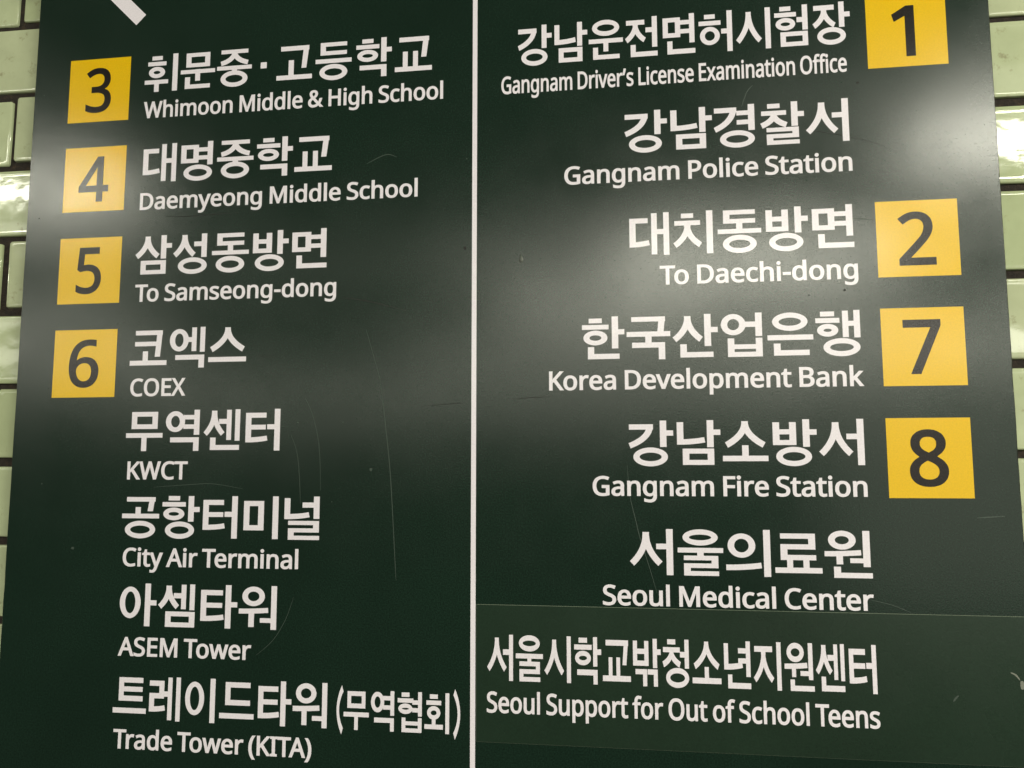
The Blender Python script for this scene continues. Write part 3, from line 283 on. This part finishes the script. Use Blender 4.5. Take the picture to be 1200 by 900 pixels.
def syllable(c):
    q = Gl()
    A = 4.5   # top of the level strokes
    if c == '휘': q.h(9, 4, 62, 63, gap=2.4); q.H(1, 69, 68, 11); q.V(29, 68, 100, 13.5); q.V(81, 0, 100)
    elif c == '문': q.m(16, 3, 84, 41, 10.5); q.H(1, 99, 47.5, 10.5); q.V(43, 47, 78, 14); q.N(14, 67, 86, 98, 11)
    elif c == '중': q.H(12, 88, 2, 10.5); q.C([(51, 7), (48, 30), (12, 38)], 14, 12); q.C([(49, 7), (52, 30), (88, 38)], 14, 12); q.H(1, 99, 45, 10.5); q.V(43, 46, 62); q.O(12, 58, 88, 101)
    elif c == '고': q.gs(12, 5, 90, 64); q.V(34, 42, 88); q.H(1, 99, 81)
    elif c == '등': q.D(14, 3, 86, 36, 10.5); q.H(1, 99, 46, 11); q.O(12, 60, 88, 102)
    elif c == '학': q.h(4, 2, 66, 61, gap=2); q.a(71, 0, 63, 32, 14); q.G(14, 70, 86, 101, 12)
    elif c == '교': q.gs(12, 5, 91, 58); q.V(22, 42, 86, 13); q.V(49, 42, 86, 13); q.H(1, 99, 81)
    elif c == '대': q.d(5, 12, 51, 80); q.ae(56, 84, 0, 100, 45)
    elif c == '명': q.m(6, 8, 54, 55, 11); q.yeo(78, 0, 61, 21, 42, 26); q.O(14, 60, 92, 102)
    elif c == '삼': q.s_(1, 2, 66, 58); q.a(70, 0, 60, 27, 15); q.m(16, 64, 85, 99, 10.5)
    elif c == '성': q.s_(1, 2, 60, 58); q.eo(76, 0, 60, 26, 20); q.O(14, 60, 92, 102)
    elif c == '동': q.D(14, 2, 86, 33, 10.5); q.V(43, 30, 52, 14); q.H(1, 99, 46, 10.5); q.O(12, 60, 88, 102)
    elif c == '방': q.b(6, 6, 56, 56); q.a(70, 0, 60, 28, 15); q.O(12, 60, 88, 102)
    elif c == '면': q.m(5, 8, 54, 57, 11); q.yeo(79, 0, 72, 21, 43, 27); q.N(17, 66, 95, 98)
    elif c == '코': q.H(14, 86, 6, 11.5); q.P([(72, 6), (86, 6), (81, 72), (67, 72)]); q.H(13, 76, 34, 11); q.V(35, 58, 88, 14); q.H(1, 99, 81)
    elif c == '엑': q.O(2, 4, 52, 60); q.e(60, 82, 0, 62, 31, 14); q.G(18, 69, 94, 101)
    elif c == '스': q.s_(5, 3, 95, 62, 14); q.H(1, 99, 76)
    elif c == '무': q.m(15, 4, 85, 46, 11.5); q.H(1, 99, 56, 11.5); q.V(43, 60, 100, 14)
    elif c == '역': q.O(3, 3, 54, 54); q.yeo(78, 0, 61, 18, 41, 28); q.G(16, 67, 92, 100)
    elif c == '센': q.s_(1, 3, 54, 64, 12.5); q.e(60, 82, 0, 76, 29, 20); q.N(18, 68, 94, 98)
    elif c == '터': q.t_(6, 9, 62, 80); q.eo(80, 0, 100, 43, 18.5)
    elif c == '공': q.H(12, 88, 3, 11); q.P([(73, 3), (87, 3), (82, 37), (68, 37)]); q.V(36, 27, 50, 14); q.H(1, 99, 43, 11); q.O(10, 60, 90, 102)
    elif c == '항': q.h(3, 0, 64, 58, gap=1.8); q.a(71, 0, 61, 32, 15); q.O(12, 61, 88, 102)
    elif c == '미': q.m(7, 11, 58, 80); q.V(80, 0, 100)
    elif c == '널': q.n(6, 4, 68, 53); q.eo(79, 0, 52, 20, 28); q.R(16, 57, 93, 101)
    elif c == '아': q.O(3, 8, 58, 82); q.a(69, 0, 100, 45, 16)
    elif c == '셈': q.s_(1, 4, 54, 58, 12.5); q.e(60, 82, 0, 60, 27, 20); q.m(20, 64, 96, 100, 11)
    elif c == '타': q.t_(7, 12, 66, 84); q.a(70, 0, 100, 45, 16)
    elif c == '워': q.O(9, 2, 66, 47); q.C([(1, 59), (35, 59), (75, 56)], 11.5); q.V(26, 59, 95, 14); q.V(82, 0, 100, 14); q.H(55, 84, 74, 10.5)
    elif c == '트': q.T(17, 4, 88, 58); q.H(1, 99, 74)
    elif c == '레': q.r(4, 9, 50, 80); q.e(58, 82, 0, 100, 39, 12)
    elif c == '이': q.O(5, 8, 60, 84); q.V(77, 0, 100)
    elif c == '드': q.D(17, 6, 88, 58); q.H(1, 99, 76)
    elif c == '협': q.h(2, 2, 62, 55, gap=1.6); q.yeo(80, 0, 60, 26, 45, 22); q.V(18, 64, 100); q.V(80, 64, 100, 14); q.H(18, 94, 73, 9.5); q.H(18, 94, 90, 10)
    elif c == '회': q.h(8, 4, 64, 66, gap=2.4); q.V(29, 64, 88, 14); q.H(1, 71, 78, 11.5); q.V(80, 0, 100)
    elif c == '강': q.g(2, 8, 56, 60); q.a(71, 0, 59, 28, 15); q.O(11, 60, 88, 102)
    elif c == '남': q.n(5, 4, 66, 54); q.a(71, 0, 60, 27, 15); q.m(17, 63, 86, 99, 11)
    elif c == '운': q.O(11, 0, 89, 40); q.H(1, 99, 47, 11); q.V(43, 50, 79, 14); q.N(13, 68, 89, 98, 11)
    elif c == '전': q.j(2, 7, 60, 62); q.eo(78, 0, 76, 33, 18); q.N(17, 68, 93, 98)
    elif c == '허': q.h(2, 7, 63, 82); q.eo(80, 0, 100, 50, 16)
    elif c == '시': q.s_(2, 8, 70, 84); q.V(81, 0, 100)
    elif c == '험': q.h(3, 2, 62, 60, gap=1.8); q.eo(78, 0, 61, 36, 15); q.m(18, 64, 92, 99, 10.5)
    elif c == '장': q.j(2, 6, 63, 60); q.a(72, 0, 61, 31, 15); q.O(13, 60, 89, 102)
    elif c == '경': q.g(2, 6, 53, 62); q.yeo(79, 0, 62, 20, 42, 26); q.O(14, 61, 93, 102)
    elif c == '찰': q.ch(2, 3, 64, 59); q.a(72, 0, 58, 30, 14); q.R(16, 60, 88, 100, 9.8)
    elif c == '서': q.s_(1, 7, 70, 80); q.eo(80, 0, 100, 38, 22)
    elif c == '치': q.ch(3, 5, 68, 84, 11); q.V(79, 0, 100)
    elif c == '한': q.h(3, 4, 64, 66, gap=2); q.a(71, 0, 74, 36, 14); q.N(16, 70, 88, 98)
    elif c == '국': q.H(12, 88, 3, 11); q.P([(74, 3), (88, 3), (84, 40), (70, 40)]); q.H(1, 99, 37, 11.5); q.V(43, 40, 70, 14); q.G(13, 62, 87, 101, 12)
    elif c == '산': q.s_(1, 4, 67, 62); q.a(71, 0, 73, 36, 15); q.N(17, 68, 90, 98)
    elif c == '업': q.O(4, 2, 58, 50); q.eo(79, 0, 53, 26, 25); q.V(18, 57, 99); q.V(79, 57, 99); q.H(18, 93, 71, 10.5); q.H(18, 93, 88, 11)
    elif c == '은': q.O(12, 2, 88, 43); q.H(1, 99, 52, 11.5); q.N(14, 71, 90, 98)
    elif c == '행': q.h(1, 2, 52, 58, gap=1.8); q.V(58, 1, 60, 12.5); q.V(82, 0, 61, 13); q.H(60, 84, 24, 11); q.O(16, 62, 94, 102)
    elif c == '소': q.s_(6, 3, 94, 60, 13.5); q.V(43, 56, 86, 14); q.H(1, 99, 79)
    elif c == '울': q.O(12, 0, 88, 35); q.H(1, 99, 40, 10.5); q.V(43, 42, 60, 14); q.R(14, 57, 88, 100, 9.8)
    elif c == '의': q.O(5, 8, 64, 60); q.C([(1, 81), (40, 81), (76, 76)], 12); q.V(81, 0, 100)
    elif c == '료': q.R(13, 7, 86, 63.5, 11); q.V(26, 60, 84, 12.5); q.V(60, 60, 84, 12.5); q.H(1, 99, 79.5, 11.5)
    elif c == '원': q.O(9, 0, 66, 40); q.C([(1, 49), (38, 49), (76, 46)], 11); q.V(25, 49, 71, 13.5); q.V(80, 0, 76, 14.5); q.H(53, 82, 58, 10); q.N(19, 76, 98, 99.5, 11)
    elif c == '밖': q.b(4, 5, 58, 58); q.a(73, 0, 62, 28, 13); q.H(12, 52, 65, 11); q.V(38, 65, 101, 14); q.H(54, 89, 65, 11); q.V(75, 65, 101, 14)
    elif c == '청': q.ch(2, 0, 66, 58); q.eo(79, 0, 61, 32, 16); q.O(14, 60, 93, 102)
    elif c == '년': q.n(6, 5, 68, 60); q.yeo(80, 0, 74, 20, 41, 26); q.N(18, 70, 95, 99)
    elif c == '지': q.j(2, 9, 68, 84); q.V(79, 0, 100)
    elif c == '·': q.V(40, 42, 58, 17)
    else: raise ValueError(c)
    return q.sh
_cache = {}
def glyph_h(c):
    if c not in _cache:
        _cache[c] = fill(syllable(c))
    return _cache[c]
_lat = {}
def glyph_l(c):
    if c not in _lat:
        adv, loops = GLY[c]
        lp = [[(l[i], l[i + 1]) for i in range(0, len(l), 2)] for l in loops]
        area = lambda q: sum(q[i - 1][0] * q[i][1] - q[i][0] * q[i - 1][1] for i in range(len(q)))
        big = max(lp, key=lambda q: abs(area(q)))
        _lat[c] = (adv, *fill([lp], 1 if area(big) > 0 else -1))
    return _lat[c]
SP = 170.0; CAP = 584.0
KERN = {('T', 'o'): -45, ('T', 'e'): -45, ('T', 'r'): -40, ('W', 'h'): -2, ('A', 'i'): 0, ('T', 'A'): -30, ('C', 'T'): -5, ('K', 'o'): -12, ('’', 's'): 14, ('r', '’'): 22}
def flat(name, parts, m, parent, y=-0.00012, label=None):
    """parts: list of (verts2d in sign metres, tris) joined into one printed sheet; faces look to -Y"""
    vs, fs = [], []
    for V2, F2 in parts:
        k = len(vs)
        vs += [W(x, d, y) for x, d in V2]
        for f in F2:
            a, b_, c = (V2[i] for i in f)
            ar = (b_[0] - a[0]) * (c[1] - a[1]) - (c[0] - a[0]) * (b_[1] - a[1])
            t = tuple(k + i for i in f)
            fs.append(t if ar < 0 else t[::-1])       # d points down, so this order faces the viewer
    o = link(name, mesh(name, vs, fs, m), parent)
    if label: o['label'] = label
    return o
def korean(text, x0, x1, top, parent, gaps=None, hgt=.0410, m=None, y=-.00012, label=None, adv=None):
    """syllables laid evenly from ink x0 to ink x1; adv gives the width of a cell in cells (1 = full)"""
    adv = adv or [1.0] * len(text)
    tot = sum(adv); u = (x1 - x0) / (tot - .01); x = x0 - u * .01; parts = []
    for c, a in zip(text, adv):
        V2, F2 = glyph_h(c)
        w = u * .965
        ox = x + (u * a - w) / 2 if c == '·' else x + u * .0175
        parts.append(([(ox + p[0] / 100 * w, top + p[1] / 100 * hgt) for p in V2], F2)); x += u * a
    return flat('korean_text', parts, m or M_white, parent, y, label)
def latin(text, x0, x1, base, parent, cap=.0175, m=None, y=-.00012, label=None, name='english_text', extra=None):
    s = cap / CAP; cur = 0; items = []; prev = None
    for c in text:
        if c == ' ': cur += SP; prev = None; continue
        cur += KERN.get((prev, c), 0)
        a, V2, F2 = glyph_l(c); items.append((cur, V2, F2)); cur += a; prev = c
    lo = min(o + p[0] for o, V2, _ in items for p in V2); hi = max(o + p[0] for o, V2, _ in items for p in V2)
    k = (x1 - x0) / (hi - lo)
    # squeeze half by glyph width, half by spacing when the line is much narrower or wider than natural
    parts = [([(x0 + (o + p[0] - lo) * k, base - p[1] * s) for p in V2], F2) for o, V2, F2 in items]
    return flat(name, parts, m or M_white, parent, y, label)
def rect(x0, d0, x1, d1): return ([(x0, d0), (x1, d0), (x1, d1), (x0, d1)], [(0, 1, 2), (0, 2, 3)])

# ---------------------------------------------------------------- the tiled wall
WALL = .0305; TILE = .027                     # grout face and tile face, metres behind the face of the sign
wall = link('tiled_wall', None, None, W(.44, 2.0, WALL))
wall['label'] = 'pale green glazed tile wall with dark sooty joints behind the sign'; wall['category'] = 'wall'
WL = Vector(wall.location)
def loc(v): return v - WL
x0, x1, z0, z1 = -.75, 1.75, .95, 2.45
g = [Vector((x, y, z)) - WL for y in (WALL, WALL + .12) for z in (z0, z1) for x in (x0, x1)]
link('grout', mesh('grout', g, [(0, 1, 3, 2), (4, 6, 7, 5), (0, 4, 5, 1), (2, 3, 7, 6), (0, 2, 6, 4), (1, 5, 7, 3)], M_grout), wall)
def tile_mesh(seed, w=.1925, h=.0742, depth=WALL - TILE):
    r = random.Random(seed); vs, fs = [], []
    def ring(ins, y, cc):
        a, b_ = w / 2 - ins, h / 2 - ins
        pts = [(-a + cc, -b_), (a - cc, -b_), (a, -b_ + cc), (a, b_ - cc), (a - cc, b_), (-a + cc, b_), (-a, b_ - cc), (-a, -b_ + cc)]
        k = len(vs); vs.extend((px + r.uniform(-.0003, .0003), y, pz + r.uniform(-.0004, .0004)) for px, pz in pts); return k
    rs = [ring(0, 0.0005, .0016), ring(0.0001, -depth * .6, .0016), ring(.0006, -depth * .93, .0017), ring(.0017, -depth - .0001, .002), ring(.0045, -depth + .0001, .003), ring(.0068, -depth + .0001, .003)]
    for a, b_ in zip(rs, rs[1:]):
        for i in range(8): j = (i + 1) % 8; fs.append((a + i, a + j, b_ + j, b_ + i))
    fs.append(tuple(rs[-1] + i for i in range(8)))
    return mesh('tile', vs, fs, M_tile, True)
tms = [tile_mesh(s) for s in range(8)]
for k in range(-5, 13):
    dc = .0205 + .0820 * k + .0410            # centre line of the course below joint k
    for i in range(-4, 9):
        xc = (-.0875 if k % 2 == 0 else .0125) + .2 * i
        xc += .1 - .0
        if not -.62 < xc < 1.62: continue
        o = link('tile', random.choice(tms), wall)
        d = dc - .0060 * (xc + .08)
        o.location = loc(W(xc, d, WALL)) + Vector((random.uniform(-.0012, .0012), 0, random.uniform(-.0010, .0010)))
        o.rotation_euler = (random.uniform(-.004, .004), .0058 + random.uniform(-.003, .003), random.uniform(-.005, .005))

# ---------------------------------------------------------------- the sign
sign = link('information_sign', None)
sign['label'] = 'dark green exit directory sign with white Korean and English lettering and yellow number plates'
sign['category'] = 'sign'
L_, R_, T_, B_ = -.0412, .9196, -.22, 1.02
def slab(name, x0, d0, x1, d1, yf, yb, bev, face, edge, parent, wob=0):
    """flat slab with a bevelled rim; the long sides carry small nicks when wob > 0"""
    r = random.Random(3); pts = []
    n = 90 if wob else 1
    def side(a, b_):
        for i in range(n):
            t = i / n; pts.append((a[0] + (b_[0] - a[0]) * t, a[1] + (b_[1] - a[1]) * t))
    side((x0, d1), (x1, d1)); side((x1, d1), (x1, d0)); side((x1, d0), (x0, d0)); side((x0, d0), (x0, d1))
    N = len(pts); cxm, cym = (x0 + x1) / 2, (d0 + d1) / 2
    vs = []
    def inset(p, q):
        x, d = p
        x += q if x < x0 + 1e-6 else (-q if x > x1 - 1e-6 else 0)
        d += q if d < d0 + 1e-6 else (-q if d > d1 - 1e-6 else 0)
        return x, d
    jit = [abs(r.gauss(0, wob)) if r.random() < .35 else 0 for _ in pts]
    for p, j in zip(pts, jit): vs.append(W(*inset(p, bev + j), yf))
    for p, j in zip(pts, jit): vs.append(W(*inset(p, j * .5), yf + bev))
    for p in pts: vs.append(W(*p, yb))
    fs = [tuple(range(N))]; mi = [0]
    for k in (0, N):
        for i in range(N):
            j = (i + 1) % N; fs.append((k + j, k + i, k + N + i, k + N + j)); mi.append(1)
    fs.append(tuple(2 * N + i for i in range(N))[::-1]); mi.append(1)
    return link(name, mesh(name, vs, fs, None, False, mi, [face, edge]), parent)
slab('panel', L_, T_, R_, B_, 0, .018, .0008, M_green, M_edge, sign, wob=.0004)
for d in (T_ + .12, B_ - .12):                       # rails that hold the panel off the tiles
    slab('mounting_rail', .05, d, .83, d + .04, .0182, .0262, .001, M_edge, M_edge, sign)
flat('divider_line', [rect(.4394, T_ + .03, .4441, B_ - .03)], M_white, sign)

# arrow pointing up and to the left: only the end of its shaft is in the photograph
u = Vector((-1, -1)).normalized(); p = Vector((1, -1)).normalized()
e0 = Vector((.0794, -.0402)); hw = .0076; tip = e0 + u * .185
flat('arrow', [([tuple(q) for q in (e0 - p * hw, e0 + p * hw, e0 + u * .163 + p * hw, e0 + u * .163 - p * hw)], [(0, 1, 2), (0, 2, 3)]),
     ([tuple(q) for q in (tip + Vector((0, 0)), tip + Vector((.078, 0)), tip + Vector((.063, .0152)), tip + Vector((.0152, .0152)), tip + Vector((.0152, .063)), tip + Vector((0, .078)))],
      [(0, 1, 2), (0, 2, 3), (0, 3, 5), (3, 4, 5)])], M_white, sign)

PS = .07
def plate(n, x, d, cx=None):
    o = flat('number_plate', [rect(x, d, x + PS, d + PS)], M_yellow, sign, -.00012)
    o['label'] = f'yellow square plate with exit number {n}'
    wid = {1: .0205, 2: .0315, 3: .0294, 4: .0338, 5: .0282, 6: .0335, 7: .0318, 8: .0322}[n]
    c = x + PS * (.49 if cx is None else cx)
    if n == 1:
        V2 = [(.8545, .0092), (.8545, .0585), (.8462, .0585), (.8462, .0192), (.8366, .0244), (.8346, .0172), (.8475, .0092)]
        V2, F2 = fill([[V2]])
        flat('numeral', [(V2, F2)], M_black, o, -.00024)
    else:
        asp = {2: .0495, 3: .0500, 4: .0490, 5: .0495, 6: .0500, 7: .0488, 8: .0503}[n]
        V2 = glyph_l(str(n))[1]; lo = min(q[1] for q in V2); hi = max(q[1] for q in V2)
        cap = asp * CAP / (hi - lo)
        latin(str(n), c - wid / 2, c + wid / 2, d + PS * .502 + asp / 2 + lo * cap / CAP, o, cap=cap, m=M_black, y=-.00024, name='numeral')
    return o
for n, d in ((3, 0), (4, .0979), (5, .1961), (6, .2935)): plate(n, 0, d)
for n, d in ((1, -.0018), (2, .1953), (7, .2938), (8, .3922)): plate(n, .8121, d)

# ---- left half
a = [1] * 3 + [.62] + [1.035] * 4
korean('휘문중·고등학교', .0862, .4003, .0004, sign, adv=a)
korean('대명중학교', .0872, .2966, .0988, sign)
korean('삼성동방면', .0853, .2950, .1968, sign)
korean('코엑스', .0845, .2118, .2936, sign)
korean('무역센터', .0843, .2514, .3775, sign)
korean('공항터미널', .0843, .2943, .4630, sign)
korean('아셈타워', .0855, .2525, .5486, sign)
korean('트레이드타워', .0843, .3048, .6370, sign)
k_ = korean('무역협회', .3186, .4217, .6420, sign, hgt=.0362)
k_['label'] = 'smaller white Korean lettering set in brackets'
def paren(x, d0, d1, flip):
    q = Gl(); q.C([(0, 0), (-66, 50), (0, 100)] if not flip else [(0, 0), (66, 50), (0, 100)], 18, n=14)
    V2, F2 = fill(q.sh)
    return ([(x + vx / 100 * .0135, d0 + vy / 100 * (d1 - d0)) for vx, vy in V2], F2)
flat('bracket', [paren(.3178, .6412, .6800, False)], M_white, sign)
flat('bracket', [paren(.4245, .6408, .6800, True)], M_white, sign)
latin('Whimoon Middle & High School', .0872, .4095, .0694, sign)
latin('Daemyeong Middle School', .0880, .3846, .1685, sign)
latin('To Samseong-dong', .0874, .3028, .2655, sign)
latin('COEX', .0872, .1473, .3628, sign)
latin('KWCT', .0882, .1530, .4464, sign)
latin('City Air Terminal', .0878, .2707, .5318, sign)
latin('ASEM Tower', .0873, .2257, .6180, sign)
latin('Trade Tower (KITA)', .0868, .2884, .7052, sign)
# ---- right half
korean('강남운전면허시험장', .4842, .7982, .0003, sign)
korean('강남경찰서', .5870, .7958, .0950, sign)
korean('대치동방면', .5885, .7955, .1961, sign)
korean('한국산업은행', .5436, .7972, .2943, sign)
korean('강남소방서', .5862, .7963, .3925, sign)
korean('서울의료원', .5861, .7970, .4908, sign)
latin('Gangnam Driver’s License Examination Office', .4682, .7935, .0690, sign)
latin('Gangnam Police Station', .5296, .7943, .1643, sign)
latin('To Daechi-dong', .6183, .7949, .2651, sign)
latin('Korea Development Bank', .5137, .7958, .3629, sign)
latin('Gangnam Fire Station', .5534, .7943, .4608, sign)
latin('Seoul Medical Center', .5615, .7953, .5588, sign)
# ---- the later film patch over the lower right, with its own line
patch = slab('overlay_patch', .4450, .5611, .9186, .6836, -.0005, -.00002, .0003, M_patch, M_filmedge, sign)
patch['label'] = 'paler green film patch with the support centre line'
korean('서울시학교밖청소년지원센터', .4550, .7966, .5878, patch, y=-.00062)
latin('Seoul Support for Out of School Teens', .4549, .7958, .6569, patch, cap=.0180, y=-.00062)

# ---------------------------------------------------------------- scratches and marks, drawn on the face of the panel
def ribbon(name, pts, w, m, parent=sign, y=-.00008):
    P = [Vector(q) for q in pts]; S = []
    for i in range(len(P) - 1):
        a, b_, c, e = P[max(i - 1, 0)], P[i], P[i + 1], P[min(i + 2, len(P) - 1)]
        for t in (0, .25, .5, .75):
            S.append(.5 * ((2 * b_) + (-a + c) * t + (2 * a - 5 * b_ + 4 * c - e) * t * t + (-a + 3 * b_ - 3 * c + e) * t ** 3))
    S.append(P[-1]); vs, F2 = [], []
    for i, q in enumerate(S):
        dv = (S[min(i + 1, len(S) - 1)] - S[max(i - 1, 0)]).normalized(); n = Vector((-dv.y, dv.x))
        h = w * .5 * math.sin(math.pi * min(max(i / (len(S) - 1), .04), .96)) ** .4
        vs += [tuple(q + n * h), tuple(q - n * h)]
    for i in range(len(S) - 1): k = 2 * i; F2 += [(k, k + 1, k + 2), (k + 1, k + 3, k + 2)]
    return flat(name, [(vs, F2)], m, parent, y)
SPECK = []
ribbon('scratch', [(0.3342, 0.3006), (0.3443, 0.3336), (0.3498, 0.3546), (0.3555, 0.3960), (0.3604, 0.4369), (0.3635, 0.4773), (0.3667, 0.5251), (0.3677, 0.5409)], 0.0008, M_scr)
ribbon('scratch', [(0.2738, 0.3677), (0.2812, 0.3829), (0.2879, 0.4079), (0.2902, 0.4286), (0.2913, 0.4573)], 0.0006, M_scr)
ribbon('scratch', [(0.2599, 0.4028), (0.2665, 0.4203), (0.2698, 0.4451), (0.2713, 0.4697)], 0.0006, M_scr)
ribbon('scuff', [(0.3083, 0.2683), (0.3258, 0.2706), (0.3433, 0.2745), (0.3744, 0.2830)], 0.0009, M_scd)
ribbon('scuff', [(0.2228, 0.3244), (0.2318, 0.3255), (0.2408, 0.3256)], 0.0006, M_scd)
ribbon('scratch', [(0.5853, 0.4331), (0.5872, 0.4603), (0.5922, 0.4834), (0.5957, 0.4987), (0.6044, 0.5275), (0.6100, 0.5478)], 0.0006, M_scr)
ribbon('scuff', [(0.7513, 0.1222), (0.7962, 0.1331), (0.8146, 0.1399), (0.8313, 0.1466)], 0.0007, M_scd)
ribbon('scratch', [(0.3320, 0.1326), (0.3452, 0.1263), (0.3540, 0.1241), (0.3628, 0.1273)], 0.0008, M_scr)
ribbon('scratch', [(0.6974, 0.0971), (0.7025, 0.0831), (0.7081, 0.0768)], 0.0008, M_scr)
ribbon('scratch', [(0.1175, 0.4545), (0.1538, 0.4519), (0.1808, 0.4510), (0.2122, 0.4559)], 0.0005, M_scr)
ribbon('scratch', [(0.7924, 0.5499), (0.8098, 0.5538), (0.8255, 0.5600)], 0.0005, M_scr)
ribbon('scratch', [(0.2307, 0.6138), (0.2475, 0.5991), (0.2598, 0.5789), (0.2669, 0.5587)], 0.0005, M_scr)
ribbon('scratch', [(0.8829, 0.4789), (0.8933, 0.4781), (0.9056, 0.4773)], 0.0009, M_scr)
ribbon('scuff', [(0.3916, 0.3766), (0.4125, 0.3752), (0.4333, 0.3739)], 0.0006, M_scd)
ribbon('scuff', [(0.4784, 0.3712), (0.4963, 0.3698), (0.5149, 0.3692)], 0.0006, M_scd)
ribbon('scuff', [(0.1183, 0.1773), (0.1513, 0.1779), (0.1977, 0.1765)], 0.0008, M_scd)
ribbon('scratch', [(0.7819, 0.2076), (0.7966, 0.2099), (0.8091, 0.2120)], 0.0006, M_scr)
ribbon('smudge', [(0.9018, 0.6073), (0.9057, 0.6092), (0.9087, 0.6133)], .0014, M_smu, patch, -.00056)
ribbon('smudge', [(0.9100, 0.6139), (0.9105, 0.6174), (0.9103, 0.6208)], .0034, M_smu, patch, -.00056)
ribbon('smudge', [(0.8553, 0.6326), (0.8575, 0.6297), (0.8596, 0.6276)], .0016, M_scr, patch, -.00056)
SPECK.append((0.2666, 0.3911, 0.001, M_scr))
SPECK.append((-0.0054, 0.4513, 0.0008, M_scr))
SPECK.append((0.8790, 0.3763, 0.0006, M_scr))
SPECK.append((0.9110, 0.3767, 0.0007, M_scd))
SPECK.append((-0.0265, 0.1726, 0.0008, M_scd))
SPECK.append((0.0763, 0.2852, 0.0007, M_scd))
SPECK.append((0.3127, 0.3915, 0.001, M_scr))
SPECK.append((0.3032, 0.4679, 0.0007, M_scr))
SPECK.append((0.8023, 0.0809, 0.0016, M_scd))
SPECK.append((0.7827, 0.2759, 0.0014, M_scd))
SPECK.append((0.7515, 0.2796, 0.0014, M_scd))
SPECK.append((0.4325, 0.2232, 0.0022, M_scd))
SPECK.append((-0.0294, 0.0366, 0.0006, M_scr))
SPECK.append((-0.0407, 0.0788, 0.0007, M_scr))
SPECK.append((0.4338, 0.1331, 0.0008, M_scr))
SPECK.append((0.0327, 0.5150, 0.002, M_scr))
SPECK.append((0.3418, 0.4369, 0.002, M_scr))
# drop (0.4864959347391382, 0.23124492182657388)
for x, d, r, m in SPECK:
    n = 7; rr = random.Random(int(x * 1e4))
    V2 = [(x + r * rr.uniform(.5, 1.1) * math.cos(6.283 * i / n), d + r * rr.uniform(.5, 1.1) * math.sin(6.283 * i / n)) for i in range(n)]
    flat('speck', [(V2, [(0, i, i + 1) for i in range(1, n - 1)])], m, sign, -.00007)
# a dried drip standing slightly proud of the film, right of the divider
vs, fs = [], []
cx, cd = .4875, .2363
for k, (s, h) in enumerate(((1, 0), (.8, -.0005), (.45, -.0009))):
    for i in range(12):
        a = 6.283 * i / 12; q = .0034 * (1 + .5 * max(0, -math.sin(a))) * s
        vs.append(W(cx + .0022 * s * math.cos(a) * (1 - .4 * max(0, -math.sin(a))), cd + q * math.sin(a), h - .00002))
for k in (0, 12):
    for i in range(12): j = (i + 1) % 12; fs.append((k + j, k + i, k + 12 + i, k + 12 + j))
fs.append(tuple(range(24, 36))[::-1])
link('paint_drip', mesh('paint_drip', vs, fs, M_drip, True), sign)
